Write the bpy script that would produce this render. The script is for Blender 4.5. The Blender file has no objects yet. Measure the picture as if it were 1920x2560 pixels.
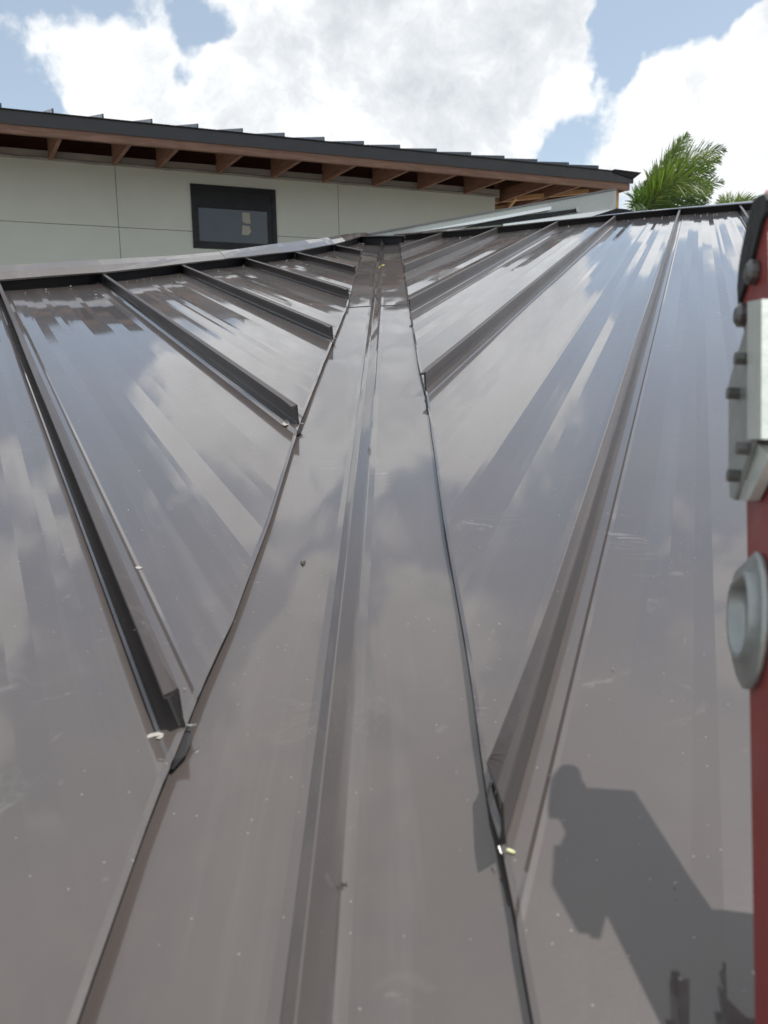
import bpy, bmesh, math, random
from mathutils import Vector, Matrix, noise
random.seed(7)
S = bpy.context.scene
# ------------------------------------------------------------------ camera
CAMZ = 3.4
C = Vector((0, 0, CAMZ))
FPX, CX, CY = 1923.0, 960.0, 1280.0           # focal length in photo pixels
TH, RO = math.radians(9.0), math.radians(1.0)
FW = Vector((0, math.cos(TH), -math.sin(TH)))
U0 = Vector((0, math.sin(TH), math.cos(TH)))
X0 = Vector((1, 0, 0))
RT = X0 * math.cos(RO) - U0 * math.sin(RO)
UP = X0 * math.sin(RO) + U0 * math.cos(RO)
cam = bpy.data.cameras.new('camera'); camo = bpy.data.objects.new('camera', cam)
S.collection.objects.link(camo); S.camera = camo
m = Matrix((RT, UP, -FW)).transposed().to_4x4(); m.translation = C
camo.matrix_world = m
cam.sensor_fit = 'VERTICAL'; cam.sensor_height = 36; cam.lens = 36 * FPX / 2560
cam.clip_start = 0.02; cam.clip_end = 5000
cam.dof.use_dof = True; cam.dof.focus_distance = 1.9; cam.dof.aperture_fstop = 9.0
S.view_settings.view_transform = 'Standard'; S.view_settings.look = 'None'
S.view_settings.exposure = 0.3; S.view_settings.gamma = 1.0

def ray(x, y): return FW + RT * ((x - CX) / FPX) + UP * ((CY - y) / FPX)
def proj(p):
    q = p - C; z = q.dot(FW); return (CX + FPX * q.dot(RT) / z, CY - FPX * q.dot(UP) / z)
def atd(x, y, d):                              # point d metres ahead (world y)
    r = ray(x, y); return C + r * (d / r.y)

# ------------------------------------------------------------------ sun + sky
SUN_AZ, SUN_EL = math.radians(93), math.radians(73)
sdir = Vector((math.sin(SUN_AZ) * math.cos(SUN_EL), math.cos(SUN_AZ) * math.cos(SUN_EL), math.sin(SUN_EL)))
sl = bpy.data.lights.new('sun', 'SUN'); sl.energy = 4.2; sl.angle = math.radians(0.53); sl.color = (1, 0.975, 0.94)
so = bpy.data.objects.new('sun', sl); S.collection.objects.link(so)
so.rotation_euler = sdir.to_track_quat('Z', 'Y').to_euler(); so.location = (0, -5, 20)

# roof planes seen from the camera (normals, offsets)
K = 0.46
VL, VR, VV = ray(-127, 420), ray(1748, 368), ray(973, 445)
nL = VV.cross(VL).normalized(); nL = nL if nL.z > 0 else -nL
nR = VV.cross(VR).normalized(); nR = nR if nR.z > 0 else -nR
dLp = K
_r = ray(665 * 1920 / 1659, 2212 * 1920 / 1659)
_p0 = _r * (-dLp / nL.dot(_r)); dRp = -nR.dot(_p0)

W = bpy.data.worlds.new('World'); S.world = W; W.use_nodes = True
nt = W.node_tree; N = nt.nodes; Lk = nt.links
for n_ in list(N): N.remove(n_)
class G:                                      # tiny node-graph helper
    def __init__(s, nt): s.nt = nt
    def node(s, t, **kw):
        n = s.nt.nodes.new(t)
        for k, v in kw.items(): setattr(n, k, v)
        return n
    def put(s, sock, v):
        if isinstance(v, bpy.types.NodeSocket): s.nt.links.new(v, sock)
        elif v is not None: sock.default_value = v
    def math(s, op, a, b=None, c=None, clamp=False):
        n = s.node('ShaderNodeMath', operation=op, use_clamp=clamp)
        s.put(n.inputs[0], a); s.put(n.inputs[1], b)
        if c is not None: s.put(n.inputs[2], c)
        return n.outputs[0]
    def vec(s, op, a, b=None, out=0):
        n = s.node('ShaderNodeVectorMath', operation=op)
        s.put(n.inputs[0], a)
        if b is not None:
            s.put(n.inputs[3] if op == 'SCALE' else n.inputs[1], b)
        return n.outputs[out]
    def noise(s, v, scale, detail=4, rough=.5, dist=0, col=False):
        n = s.node('ShaderNodeTexNoise'); s.put(n.inputs['Vector'], v)
        n.inputs['Scale'].default_value = scale; n.inputs['Detail'].default_value = detail
        n.inputs['Roughness'].default_value = rough; n.inputs['Distortion'].default_value = dist
        return n.outputs['Color' if col else 'Fac']
    def ramp(s, f, stops, interp='LINEAR'):
        n = s.node('ShaderNodeValToRGB'); s.put(n.inputs[0], f); cr = n.color_ramp; cr.interpolation = interp
        while len(cr.elements) < len(stops): cr.elements.new(.5)
        for e, (p, c) in zip(cr.elements, stops):
            e.position = p; e.color = c if len(c) == 4 else (*c, 1)
        return n.outputs[0]
    def maprange(s, v, a, b, c=0, d=1, smooth=True):
        n = s.node('ShaderNodeMapRange', interpolation_type='SMOOTHSTEP' if smooth else 'LINEAR')
        s.put(n.inputs[0], v)
        for i, q in enumerate((a, b, c, d)): s.put(n.inputs[i + 1], q)
        return n.outputs[0]
    def mix(s, f, a, b, typ='RGBA', blend='MIX'):
        n = s.node('ShaderNodeMix', data_type=typ)
        if typ == 'RGBA': n.blend_type = blend; A, B, R_ = n.inputs[6], n.inputs[7], n.outputs[2]
        else: A, B, R_ = n.inputs[2], n.inputs[3], n.outputs[0]
        s.put(n.inputs[0], f); s.put(A, a); s.put(B, b); return R_
g = G(nt)
tc = g.node('ShaderNodeTexCoord'); dirv = tc.outputs['Generated']
sky = g.node('ShaderNodeTexSky', sky_type='NISHITA', sun_disc=False)
sky.sun_elevation = SUN_EL; sky.sun_rotation = SUN_AZ; sky.altitude = 0; sky.dust_density = 1.0
def dpx(x, y): return ray(x, y).normalized()
def refl(x, y, n): d = ray(x, y).normalized(); return d - n * (2 * d.dot(n))
q = 1920 / 1659
warp = g.vec('SCALE', g.vec('SUBTRACT', g.noise(dirv, 4.5, 5, .6, col=True), (.5, .5, .5)), .17)
pv = g.vec('ADD', dirv, warp)
BL = []                                       # (direction, radius, weight): clouds and gaps
def blob(x, y, r, w): BL.append((dpx(x * q, y * q), r * q / FPX, w))
# clouds (display pixels of the photograph, used as sky directions)
for a in ((150, 120, 190, .5), (20, 110, 130, .5), (300, 210, 150, .4), (480, 160, 70, .5), (430, 260, 90, .4), (620, 60, 110, .6), (740, 90, 120, .4),
          (900, 130, 260, .35), (1130, 110, 200, .6), (700, 240, 170, .5), (1050, 270, 150, .3), (1400, 120, 90, .5), (1450, 230, 120, .3),
          (1600, 110, 100, .45), (1590, 250, 140, .25), (1230, 330, 60, .2), (560, 300, 120, .3)): blob(*a)
# gaps of blue
for a in ((420, 60, 75, -.75), (375, 165, 40, -.6), (455, 190, 35, -.5), (30, 225, 95, -1.4), (120, 262, 60, -.5), (1300, 60, 85, -1.3), (1318, 170, 55, -1.2),
          (1200, 290, 85, -1.2), (1120, 350, 40, -.4), (1440, 15, 95, -1.1), (1310, 250, 40, -.5), (540, 20, 40, -.3), (1560, 0, 60, -.6), (1530, 330, 70, -.45), (240, 10, 60, -.35), (1000, 330, 60, -.3)): blob(*a)
# what the glossy roof mirrors above the frame
def rb(x, y, n, r, w): BL.append((refl(x * q, y * q, n), r, w))
rb(1430, 700, nR, .16, -.9); rb(1550, 850, nR, .14, -.8); rb(1330, 1000, nR, .12, -.5)
rb(1520, 520, nR, .12, .6); rb(1130, 620, nR, .16, .5); rb(1000, 700, nR, .15, .5)
rb(150, 720, nL, .13, -.7); rb(60, 900, nL, .16, -.5); rb(500, 720, nL, .16, .5); rb(700, 900, nL, .14, .6)
rb(560, 1000, nL, .14, .4); rb(800, 1300, nR, .2, .3); rb(760, 800, nL, .10, .5); rb(870, 820, nR, .10, .5); rb(860, 1050, nR, .10, -.45); rb(640, 1080, nL, .12, -.4); rb(250, 900, nL, .10, -.7); rb(400, 1250, nL, .16, -.7); rb(1250, 1250, nR, .16, -.7); rb(120, 1500, nL, .18, -.6); rb(1450, 1600, nR, .2, -.5)
acc = None
for d, r, w in BL:
    dist = g.vec('DISTANCE', pv, tuple(d), out=1)
    v = g.math('MULTIPLY', g.maprange(dist, r * 1.25, 0.0, 0, 1), w)
    acc = v if acc is None else g.math('ADD', acc, v)
fb = g.noise(dirv, 3.4, 10, .58, .25)
fb2 = g.noise(dirv, 15.0, 9, .62)
dens = g.math('ADD', acc, g.math('MULTIPLY', g.math('SUBTRACT', fb, .47), 2.2))
dens = g.math('ADD', dens, g.math('MULTIPLY', g.math('SUBTRACT', fb2, .5), 1.1))
dens = g.math('ADD', dens, g.math('MULTIPLY', g.math('SUBTRACT', g.noise(pv, 7.5, 7, .6), .5), 1.3))
alpha = g.maprange(dens, -.16, .24)
pA = g.vec('ADD', pv, (0.0, 0.0, 0.0)); puffA = g.noise(pA, 6.5, 8, .6); puffB = g.noise(g.vec('ADD', pv, (.012, -.008, .034)), 6.5, 8, .6)
lit = g.math('MULTIPLY', g.math('SUBTRACT', puffA, puffB), 6.5)
thick = g.math('ADD', g.math('SUBTRACT', dens, lit), g.math('MULTIPLY', g.math('SUBTRACT', g.noise(dirv, 9.0, 9, .66, .5), .5), 3.0))
ccol = g.ramp(g.maprange(thick, -.1, 3.0, 0, 1, False), [(0, (8.6, 8.8, 9.0)), (.2, (8.3, 8.45, 8.6)), (.42, (7.0, 7.25, 7.5)), (.7, (5.9, 6.2, 6.55)), (1.0, (4.9, 5.25, 5.6))])
sxyz = g.node('ShaderNodeSeparateXYZ'); g.put(sxyz.inputs[0], dirv)
high = g.maprange(sxyz.outputs[2], .64, .88, 0, .78)
ccol = g.mix(high, ccol, (6.6, 6.75, 6.9, 1)); alpha = g.math('MAXIMUM', alpha, g.math('MULTIPLY', high, 1.0))
skyc = g.vec('ADD', g.vec('MULTIPLY', sky.outputs[0], (1.15, 1.1, 1.0)), (1.7, 1.8, 1.75))
wcol = g.mix(alpha, skyc, ccol)
bg = g.node('ShaderNodeBackground'); bg.inputs['Strength'].default_value = .1
g.put(bg.inputs['Color'], wcol)
wo = g.node('ShaderNodeOutputWorld'); Lk.new(bg.outputs[0], wo.inputs[0])

# ------------------------------------------------------------------ helpers
def link(o): S.collection.objects.link(o); return o
def tag(o, label=None, cat=None, group=None, kind=None):
    if label: o['label'] = label
    if cat: o['category'] = cat
    if group: o['group'] = group
    if kind: o['kind'] = kind
    return o
def empty(name, loc=(0, 0, 0)):
    o = bpy.data.objects.new(name, None); o.location = loc; o.empty_display_size = .2; return link(o)
def mesh(name, vs, fs, mat, parent=None, matrix=None, smooth=False):
    me = bpy.data.meshes.new(name); me.from_pydata([tuple(v) for v in vs], [], fs); me.update()
    if smooth:
        for p in me.polygons: p.use_smooth = True
    mats = mat if isinstance(mat, (list, tuple)) else [mat]
    for mm in mats: me.materials.append(mm)
    o = link(bpy.data.objects.new(name, me))
    if parent is not None:
        o.parent = parent; o.matrix_parent_inverse = parent_world(parent).inverted()
    if matrix is not None: o.matrix_basis = matrix
    return o
PW = {}
def parent_world(p): return PW.get(p.name, Matrix.Translation(p.location) if p.type == 'EMPTY' else Matrix.Identity(4))
class MB:
    def __init__(s): s.v = []; s.f = []
    def quad(s, *p): b = len(s.v); s.v += [Vector(x) for x in p]; s.f.append(tuple(range(b, b + len(p))))
    def frame_box(s, o, a, b, c):             # corner o, three edge vectors
        o, a, b, c = map(Vector, (o, a, b, c)); i = len(s.v)
        s.v += [o, o + a, o + a + b, o + b, o + c, o + a + c, o + a + b + c, o + b + c]
        F = [(0, 3, 2, 1), (4, 5, 6, 7), (0, 1, 5, 4), (1, 2, 6, 5), (2, 3, 7, 6), (3, 0, 4, 7)]
        if a.cross(b).dot(c) < 0: F = [f[::-1] for f in F]
        s.f += [tuple(i + k for k in f) for f in F]
    def box(s, x0, x1, y0, y1, z0, z1): s.frame_box((x0, y0, z0), (x1 - x0, 0, 0), (0, y1 - y0, 0), (0, 0, z1 - z0))
    def tube(s, pts, rad, seg=8, cap=True):
        pts = [Vector(p) for p in pts]; rad = rad if isinstance(rad, (list, tuple)) else [rad] * len(pts); b = len(s.v)
        up = Vector((0, 0, 1))
        for i, p in enumerate(pts):
            t = (pts[min(i + 1, len(pts) - 1)] - pts[max(i - 1, 0)]).normalized()
            if abs(t.dot(up)) > .95: up = Vector((1, 0, 0))
            x = t.cross(up).normalized(); y = x.cross(t)
            for k in range(seg):
                a = 2 * math.pi * k / seg; s.v.append(p + (x * math.cos(a) + y * math.sin(a)) * rad[i])
        for i in range(len(pts) - 1):
            for k in range(seg):
                k2 = (k + 1) % seg
                s.f.append((b + i * seg + k, b + i * seg + k2, b + (i + 1) * seg + k2, b + (i + 1) * seg + k))
        if cap:
            s.f.append(tuple(b + k for k in range(seg))[::-1]); e = b + (len(pts) - 1) * seg
            s.f.append(tuple(e + k for k in range(seg)))
    def prism(s, poly, axis):                 # closed polygon (3-D points) extruded by axis vector
        n = len(poly); b = len(s.v); axis = Vector(axis)
        s.v += [Vector(p) for p in poly] + [Vector(p) + axis for p in poly]
        s.f.append(tuple(b + i for i in range(n))[::-1]); s.f.append(tuple(b + n + i for i in range(n)))
        for i in range(n): j = (i + 1) % n; s.f.append((b + i, b + j, b + n + j, b + n + i))
    def build(s, name, mat, parent=None, matrix=None, smooth=False): return mesh(name, s.v, s.f, mat, parent, matrix, smooth)
def lerp_poly(pts, x):                        # pts sorted by x; linear extrapolation
    if x <= pts[0][0]: a, b = pts[0], pts[1]
    elif x >= pts[-1][0]: a, b = pts[-2], pts[-1]
    else:
        for a, b in zip(pts, pts[1:]):
            if a[0] <= x <= b[0]: break
    return a[1] + (b[1] - a[1]) * (x - a[0]) / (b[0] - a[0])

# ------------------------------------------------------------------ materials
def newmat(name):
    mt = bpy.data.materials.new(name); mt.use_nodes = True
    b = mt.node_tree.nodes['Principled BSDF']; return mt, G(mt.node_tree), b
def simple(name, col, rough=.6, metal=0, var=.15, scale=8, bump=0, bscale=40, spec=.5):
    mt, g, b = newmat(name)
    t = g.node('ShaderNodeTexCoord').outputs['Object']
    f = g.noise(t, scale, 6, .6)
    c = g.mix(f, tuple(x * (1 - var) for x in col) + (1,), tuple(min(1, x * (1 + var)) for x in col) + (1,))
    g.put(b.inputs['Base Color'], c); g.put(b.inputs['Roughness'], g.maprange(g.noise(t, scale * 2.3, 4), .3, .7, rough * .85, min(1, rough * 1.15)))
    b.inputs['Metallic'].default_value = metal; b.inputs['Specular IOR Level'].default_value = spec
    if bump:
        bn = g.node('ShaderNodeBump'); bn.inputs['Distance'].default_value = bump; g.put(bn.inputs['Height'], g.noise(t, bscale, 5, .6))
        g.put(b.inputs['Normal'], bn.outputs[0])
    return mt
def roof_paint(name, seed=0.0, wob=1.0, base=(.058, .049, .0455), scr=1.0, coat=1.0, bands=0):
    mt, g, b = newmat(name)
    t = g.node('ShaderNodeTexCoord').outputs['Object']
    ts = g.vec('ADD', t, (seed, seed * 2, 0))
    # dust film, water marks
    dust = g.noise(ts, 2.2, 8, .65); fine = g.noise(ts, 90, 3, .7)
    col = g.mix(g.maprange(dust, .35, .75), (*base, 1), (base[0] * 1.22, base[1] * 1.2, base[2] * 1.18, 1))
    # specks
    def specks(scale, thr, amount_thr):
        vo = g.node('ShaderNodeTexVoronoi'); g.put(vo.inputs['Vector'], ts); vo.inputs['Scale'].default_value = scale
        s1 = g.math('LESS_THAN', vo.outputs['Distance'], thr)
        r = g.node('ShaderNodeSeparateColor'); g.put(r.inputs[0], vo.outputs['Color'])
        return g.math('MULTIPLY', s1, g.math('GREATER_THAN', r.outputs[0], amount_thr)), r
    s1, _ = specks(110, .075, .74); s2, _ = specks(46, .05, .86); s3, _ = specks(60, .05, .95)
    light = g.math('MAXIMUM', s1, s2)
    # hairline scratches: thin stretched voronoi edges gated by noise
    mp = g.node('ShaderNodeMapping'); g.put(mp.inputs['Vector'], ts); mp.inputs['Scale'].default_value = (9, 60, 1); mp.inputs['Rotation'].default_value = (0, 0, .5)
    sc = g.noise(mp.outputs[0], 1.0, 2, .4, .6)
    scl = g.math('MULTIPLY', g.math('LESS_THAN', g.math('ABSOLUTE', g.math('SUBTRACT', sc, .5)), .006), g.maprange(g.noise(ts, 5, 2), 0.62, .72, 0, .16 * scr))
    smud = g.maprange(g.noise(ts, 11, 6, .7, 1.2), .63, .72, 0, .2)
    col = g.mix(smud, col, (.24, .23, .22, 1))
    col = g.mix(g.math('MAXIMUM', g.math('MULTIPLY', light, .27), scl), col, (.6, .59, .56, 1))
    col = g.mix(g.math('MULTIPLY', s3, .8), col, (.015, .013, .012, 1))
    mp3 = g.node('ShaderNodeMapping'); g.put(mp3.inputs['Vector'], ts); mp3.inputs['Scale'].default_value = (26, 1.1, 1)
    runs = g.maprange(g.noise(mp3.outputs[0], 1.0, 5, .6, .3), .52, .75, 0, .14)
    col = g.mix(runs, col, (.16, .15, .145, 1))
    ring = g.maprange(g.math('ABSOLUTE', g.math('SUBTRACT', g.noise(ts, 4.5, 5, .6, .6), .55)), 0, .012, .10, 0)
    ring = g.math('MULTIPLY', ring, g.maprange(g.noise(ts, 1.7, 2), .5, .65))
    col = g.mix(ring, col, (.17, .16, .15, 1))
    g.put(b.inputs['Base Color'], col)
    ro = g.maprange(dust, .3, .75, .32, .42)
    ro = g.math('ADD', ro, g.math('MULTIPLY', smud, .8))
    ro = g.math('ADD', ro, g.math('MULTIPLY', g.math('SUBTRACT', fine, .5), .06))
    g.put(b.inputs['Roughness'], ro)
    b.inputs['Specular IOR Level'].default_value = .22
    b.inputs['Coat Weight'].default_value = coat; b.inputs['Coat IOR'].default_value = 1.72
    g.put(b.inputs['Coat Roughness'], g.maprange(dust, .3, .75, .02, .09))
    # gentle oil canning along the sheet + dents
    mp2 = g.node('ShaderNodeMapping'); g.put(mp2.inputs['Vector'], ts); mp2.inputs['Scale'].default_value = (2.6, .8, 1)
    h = g.noise(mp2.outputs[0], 1.6, 2, .45)
    bn = g.node('ShaderNodeBump'); bn.inputs['Strength'].default_value = 1; bn.inputs['Distance'].default_value = .008 * wob
    g.put(bn.inputs['Height'], h)
    if bands:                                  # every flat band of the sheet runs a hair steeper or flatter than its neighbour
        at = g.node('ShaderNodeAttribute', attribute_name='band'); sx = g.node('ShaderNodeSeparateXYZ'); g.put(sx.inputs[0], t)
        n1 = g.node('ShaderNodeTexNoise', noise_dimensions='2D'); cx_ = g.node('ShaderNodeCombineXYZ')
        g.put(cx_.inputs[0], g.math('MULTIPLY', at.outputs['Fac'], 17.31)); g.put(cx_.inputs[1], g.math('MULTIPLY', sx.outputs[1], .5))
        g.put(n1.inputs['Vector'], cx_.outputs[0]); n1.inputs['Scale'].default_value = 1.0; n1.inputs['Detail'].default_value = 1.5
        tilt = g.math('MULTIPLY', g.math('SUBTRACT', n1.outputs['Fac'], .5), bands)
        vt = g.node('ShaderNodeVectorTransform', vector_type='VECTOR', convert_from='OBJECT', convert_to='WORLD'); vt.inputs[0].default_value = (0, 1, 0)
        geo = g.node('ShaderNodeNewGeometry')
        g.put(bn.inputs['Normal'], g.vec('NORMALIZE', g.vec('ADD', geo.outputs['Normal'], g.vec('SCALE', vt.outputs[0], tilt))))
    bn2 = g.node('ShaderNodeBump'); bn2.inputs['Distance'].default_value = .00012; bn2.inputs['Strength'].default_value = 1
    g.put(bn2.inputs['Height'], g.noise(ts, 160, 3, .6)); g.put(bn2.inputs['Normal'], bn.outputs[0])
    g.put(b.inputs['Normal'], bn2.outputs[0]); g.put(b.inputs['Coat Normal'], bn.outputs[0])
    return mt
M = {}
for i in range(4): M['roof%d' % i] = roof_paint('bronze_roof_paint', seed=i * 3.7 + .3, wob=.16, bands=.085)
M['valley'] = roof_paint('bronze_valley_paint', seed=9.1, wob=1.6, scr=.7)
M['seam'] = roof_paint('bronze_seam_paint', seed=5.5, wob=.3, base=(.048, .041, .0395), coat=.12)
M['cap'] = roof_paint('bronze_cap_paint', seed=2.5, wob=2.2)
M['dark_metal'] = simple('dark_bronze_metal', (.009, .009, .0105), .45, 0, .15, 3, spec=.22)
M['deck'] = simple('underlayment_gap_shade_black', (.008, .008, .008), .95)
M['raw'] = simple('bare_cut_metal', (.38, .38, .37), .35, .8, .2, 60)
M['wall'] = simple('sage_wall_paint', (.47, .495, .45), .8, 0, .09, 1.6, .0006, 90)
M['stucco'] = simple('pale_stucco', (.5, .48, .43), .9, 0, .1, 4, .003, 60)
M['gap'] = simple('joint_backing', (.30, .305, .27), .9)
M['alu'] = simple('weathered_aluminium', (.33, .35, .34), .4, .7, .2, 30, .0003, 200)
M['plate_alu'] = simple('pale_bracket_aluminium', (.55, .58, .54), .5, .4, .25, 25, .0003, 200)
M['steel'] = simple('zinc_bolt', (.16, .16, .155), .4, .8, .2, 60)
M['rubber'] = simple('black_rubber', (.012, .012, .013), .75, 0, .3, 30, .001, 120)
M['red'] = simple('red_fibreglass', (.24, .035, .03), .42, 0, .25, 14, .0003, 300)
M['grass'] = simple('sandy_ground', (.24, .22, .19), .95, 0, .25, 2, .03, 6)
M['pale_metal'] = simple('pale_green_grey_metal', (.36, .385, .36), .3, .25, .08, 5)
M['bright_metal'] = simple('bright_bare_flashing', (.72, .74, .73), .25, .6, .06, 5)
M['pane'] = simple('tinted_glass', (.035, .042, .052), .14, 0, .25, 3, spec=.6)
M['black'] = simple('black_window_metal', (.007, .008, .010), .45, 0, .2, 6, spec=.3)
M['tape'] = simple('grey_paper_sticker', (.3, .29, .25), .8, 0, .2, 50)
M['foam'] = simple('torn_grey_membrane', (.20, .19, .175), .9, 0, .3, 20, .004, 30)
M['plate'] = simple('dusty_frieze_board', (.30, .28, .25), .85, 0, .25, 7)
def wood(name, c1, c2):
    mt, g, b = newmat(name)
    t = g.node('ShaderNodeTexCoord').outputs['Object']
    mp = g.node('ShaderNodeMapping'); g.put(mp.inputs['Vector'], t); mp.inputs['Scale'].default_value = (3, 3, 30)
    f = g.noise(mp.outputs[0], 1.5, 6, .65, .5)
    g.put(b.inputs['Base Color'], g.mix(g.maprange(f, .3, .7), (*c1, 1), (*c2, 1))); b.inputs['Roughness'].default_value = .75
    return mt
M['fascia_wood'] = wood('reddish_fascia_wood', (.13, .070, .046), (.21, .12, .085))
M['rafter'] = wood('brown_rafter_wood', (.15, .075, .05), (.26, .135, .09))
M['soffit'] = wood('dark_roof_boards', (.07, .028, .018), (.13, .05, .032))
M['fresh'] = wood('fresh_lumber', (.42, .24, .12), (.58, .36, .19))

# ------------------------------------------------------------------ ground
gmb = MB(); gmb.quad((-600, -600, 0), (600, -600, 0), (600, 900, 0), (-600, 900, 0))
tag(gmb.build('ground', M['grass']), kind='structure')

# ------------------------------------------------------------------ near roof
ROOF = empty('metal_roofed_house', (0, 2.5, 0))
tag(ROOF, 'near roof of glossy dark bronze standing seam metal with a central valley', 'roof')
class Side: pass
def side(n, d, V, sgn):
    s = Side(); s.n = n; s.d = d; s.t = V.normalized(); s.x = s.t.cross(n).normalized(); s.sgn = sgn
    m = Matrix((s.x, s.t, n)).transposed().to_4x4(); m.translation = C - n * d; s.m = m; s.mi = m.inverted(); return s
LS, RS = side(nL, dLp, VL, -1), side(nR, dRp, VR, 1)
def hitp(sd, x, y, off=0.0):                   # point of the roof plane (raised by off) behind a photo pixel
    r = ray(x, y); return C + r * (-(sd.d - off) / sd.n.dot(r))
def loc(sd, x, y, off=0.0): v = sd.mi @ hitp(sd, x, y, off); return (v.x, v.y)
L_top = sorted(loc(LS, *p) for p in ((11, 726), (260, 706), (463, 680), (613, 663), (729, 648), (827, 630), (920, 600)))
R_top = sorted(loc(RS, *p) for p in ((992, 601), (1080, 597), (1221, 585), (1367, 569), (1539, 552), (1687, 538), (1859, 526)))
L_edge = sorted(loc(LS, *p) for p in ((191, 2560), (376, 2035), (524, 1670), (579, 1555), (674, 1300), (746, 1067), (810, 905), (868, 766), (897, 655), (916, 600)))
R_edge = sorted(loc(RS, *p) for p in ((1324, 2560), (1293, 2314), (1263, 2148), (1220, 2007), (1170, 1644), (1109, 1300), (1067, 993), (1046, 909), (1025, 782), (1008, 665), (996, 601)))
L_seam = [-1.13, -.72, -.31] + [loc(LS, *p)[0] for p in ((463, 1826), (752, 1064), (834, 848), (869, 745), (889, 685), (905, 641))]
R_seam = [loc(RS, *p)[0] for p in ((1002, 632), (1009, 683), (1027, 774), (1065, 972), (1259, 2105))] + [.31, .72, 1.13, 1.54]
EAVE = {}
for sd in (LS, RS):
    p = Vector((0, .372, 0)); p.z = (-sd.d - sd.n.y * p.y) / sd.n.z; EAVE[sd.sgn] = (sd.mi @ (C + p)).y
def ev(sd, x):                                 # eave line: the right one runs almost across, the left one square to its seams
    if sd.sgn < 0: return EAVE[-1]
    a, b = sd.m @ Vector((x, 0, 0)), sd.m @ Vector((x, 1, 0)); f = lambda p: p.y + .09 * p.x
    return (.386 - f(a)) / (f(b) - f(a))
def t_low(sd, x, wav=True):
    e = lerp_poly(L_edge if sd.sgn < 0 else R_edge, x)
    if wav: e += (noise.noise(Vector((x * 14, sd.sgn * 5.0, 0))) * .0014) * (1 if abs(x) < 3 else 0)
    if (sd.sgn < 0 and x < L_edge[0][0] - .3) or (sd.sgn > 0 and x > R_edge[-1][0] + .3): e = -9
    return max(e, ev(sd, x))
def t_top(sd, x): return lerp_poly(L_top if sd.sgn < 0 else R_top, x)
TH_ = .0012
def panel(sd, xa, xb, idx, apex=False):
    """one roofing sheet, cross profile of flat bands each tilted a hair (oil canning)"""
    rnd = random.Random(idx * 13 + (5 if sd.sgn < 0 else 77))
    w = xb - xa; prof = [(0, 0), (.019, 0), (.0225, .0016), (.027, .0002)]
    x = .027; h = .0002
    end = w - .030
    while x < end - .012:
        dx = rnd.choice((.012, .02, .028, .035, .045)) ; x2 = min(x + dx, end)
        tgt = .0022 * math.sin(math.pi * (x2 / w)) * rnd.uniform(-.3, 1)
        sl = max(-.065, min(.065, (tgt - h) / (x2 - x) * .2 + rnd.gauss(0, .029)))
        h += sl * (x2 - x); x = x2; prof.append((x, h))
    prof += [(w - .024, .0002), (w - .021, .0016), (w - .017, 0), (w, 0)]
    # refine columns for the cut edges
    cols = []; bid = []
    for bi, ((a, ha), (b, hb)) in enumerate(zip(prof, prof[1:])):
        k = max(1, int((b - a) / .018))
        for j in range(k): cols.append((xa + a + (b - a) * j / k, ha + (hb - ha) * j / k)); bid.append(bi)
    cols.append((xb, 0.0))
    vs, fs = [], []
    for (x, h) in cols:
        t0, t1 = t_low(sd, x), t_top(sd, x)
        lipd = -.0015 + .001 * noise.noise(Vector((x * 20, 3, 0)))
        if t1 < t0 + .01: t1 = t0 + .01
        vs += [(x, t0 + .012, h + .0005), (x, t1 + .01, h), (x, t0, h + lipd), (x, t0 + .012, h - .003)]
    for i in range(len(cols) - 1):
        a, b = i * 4, i * 4 + 4
        fs.append((a, b, b + 1, a + 1)); fs.append((a + 2, b + 2, b, a)); fs.append((a + 3, b + 3, b + 2, a + 2))
    o = mesh('roof_panel', vs, fs, M['roof%d' % (idx % 4)], ROOF, sd.m)
    at = o.data.attributes.new('band', 'FLOAT', 'FACE')
    at.data.foreach_set('value', [idx * 3.13 + bid[i // 3] for i in range(len(fs))])
    return o
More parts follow.
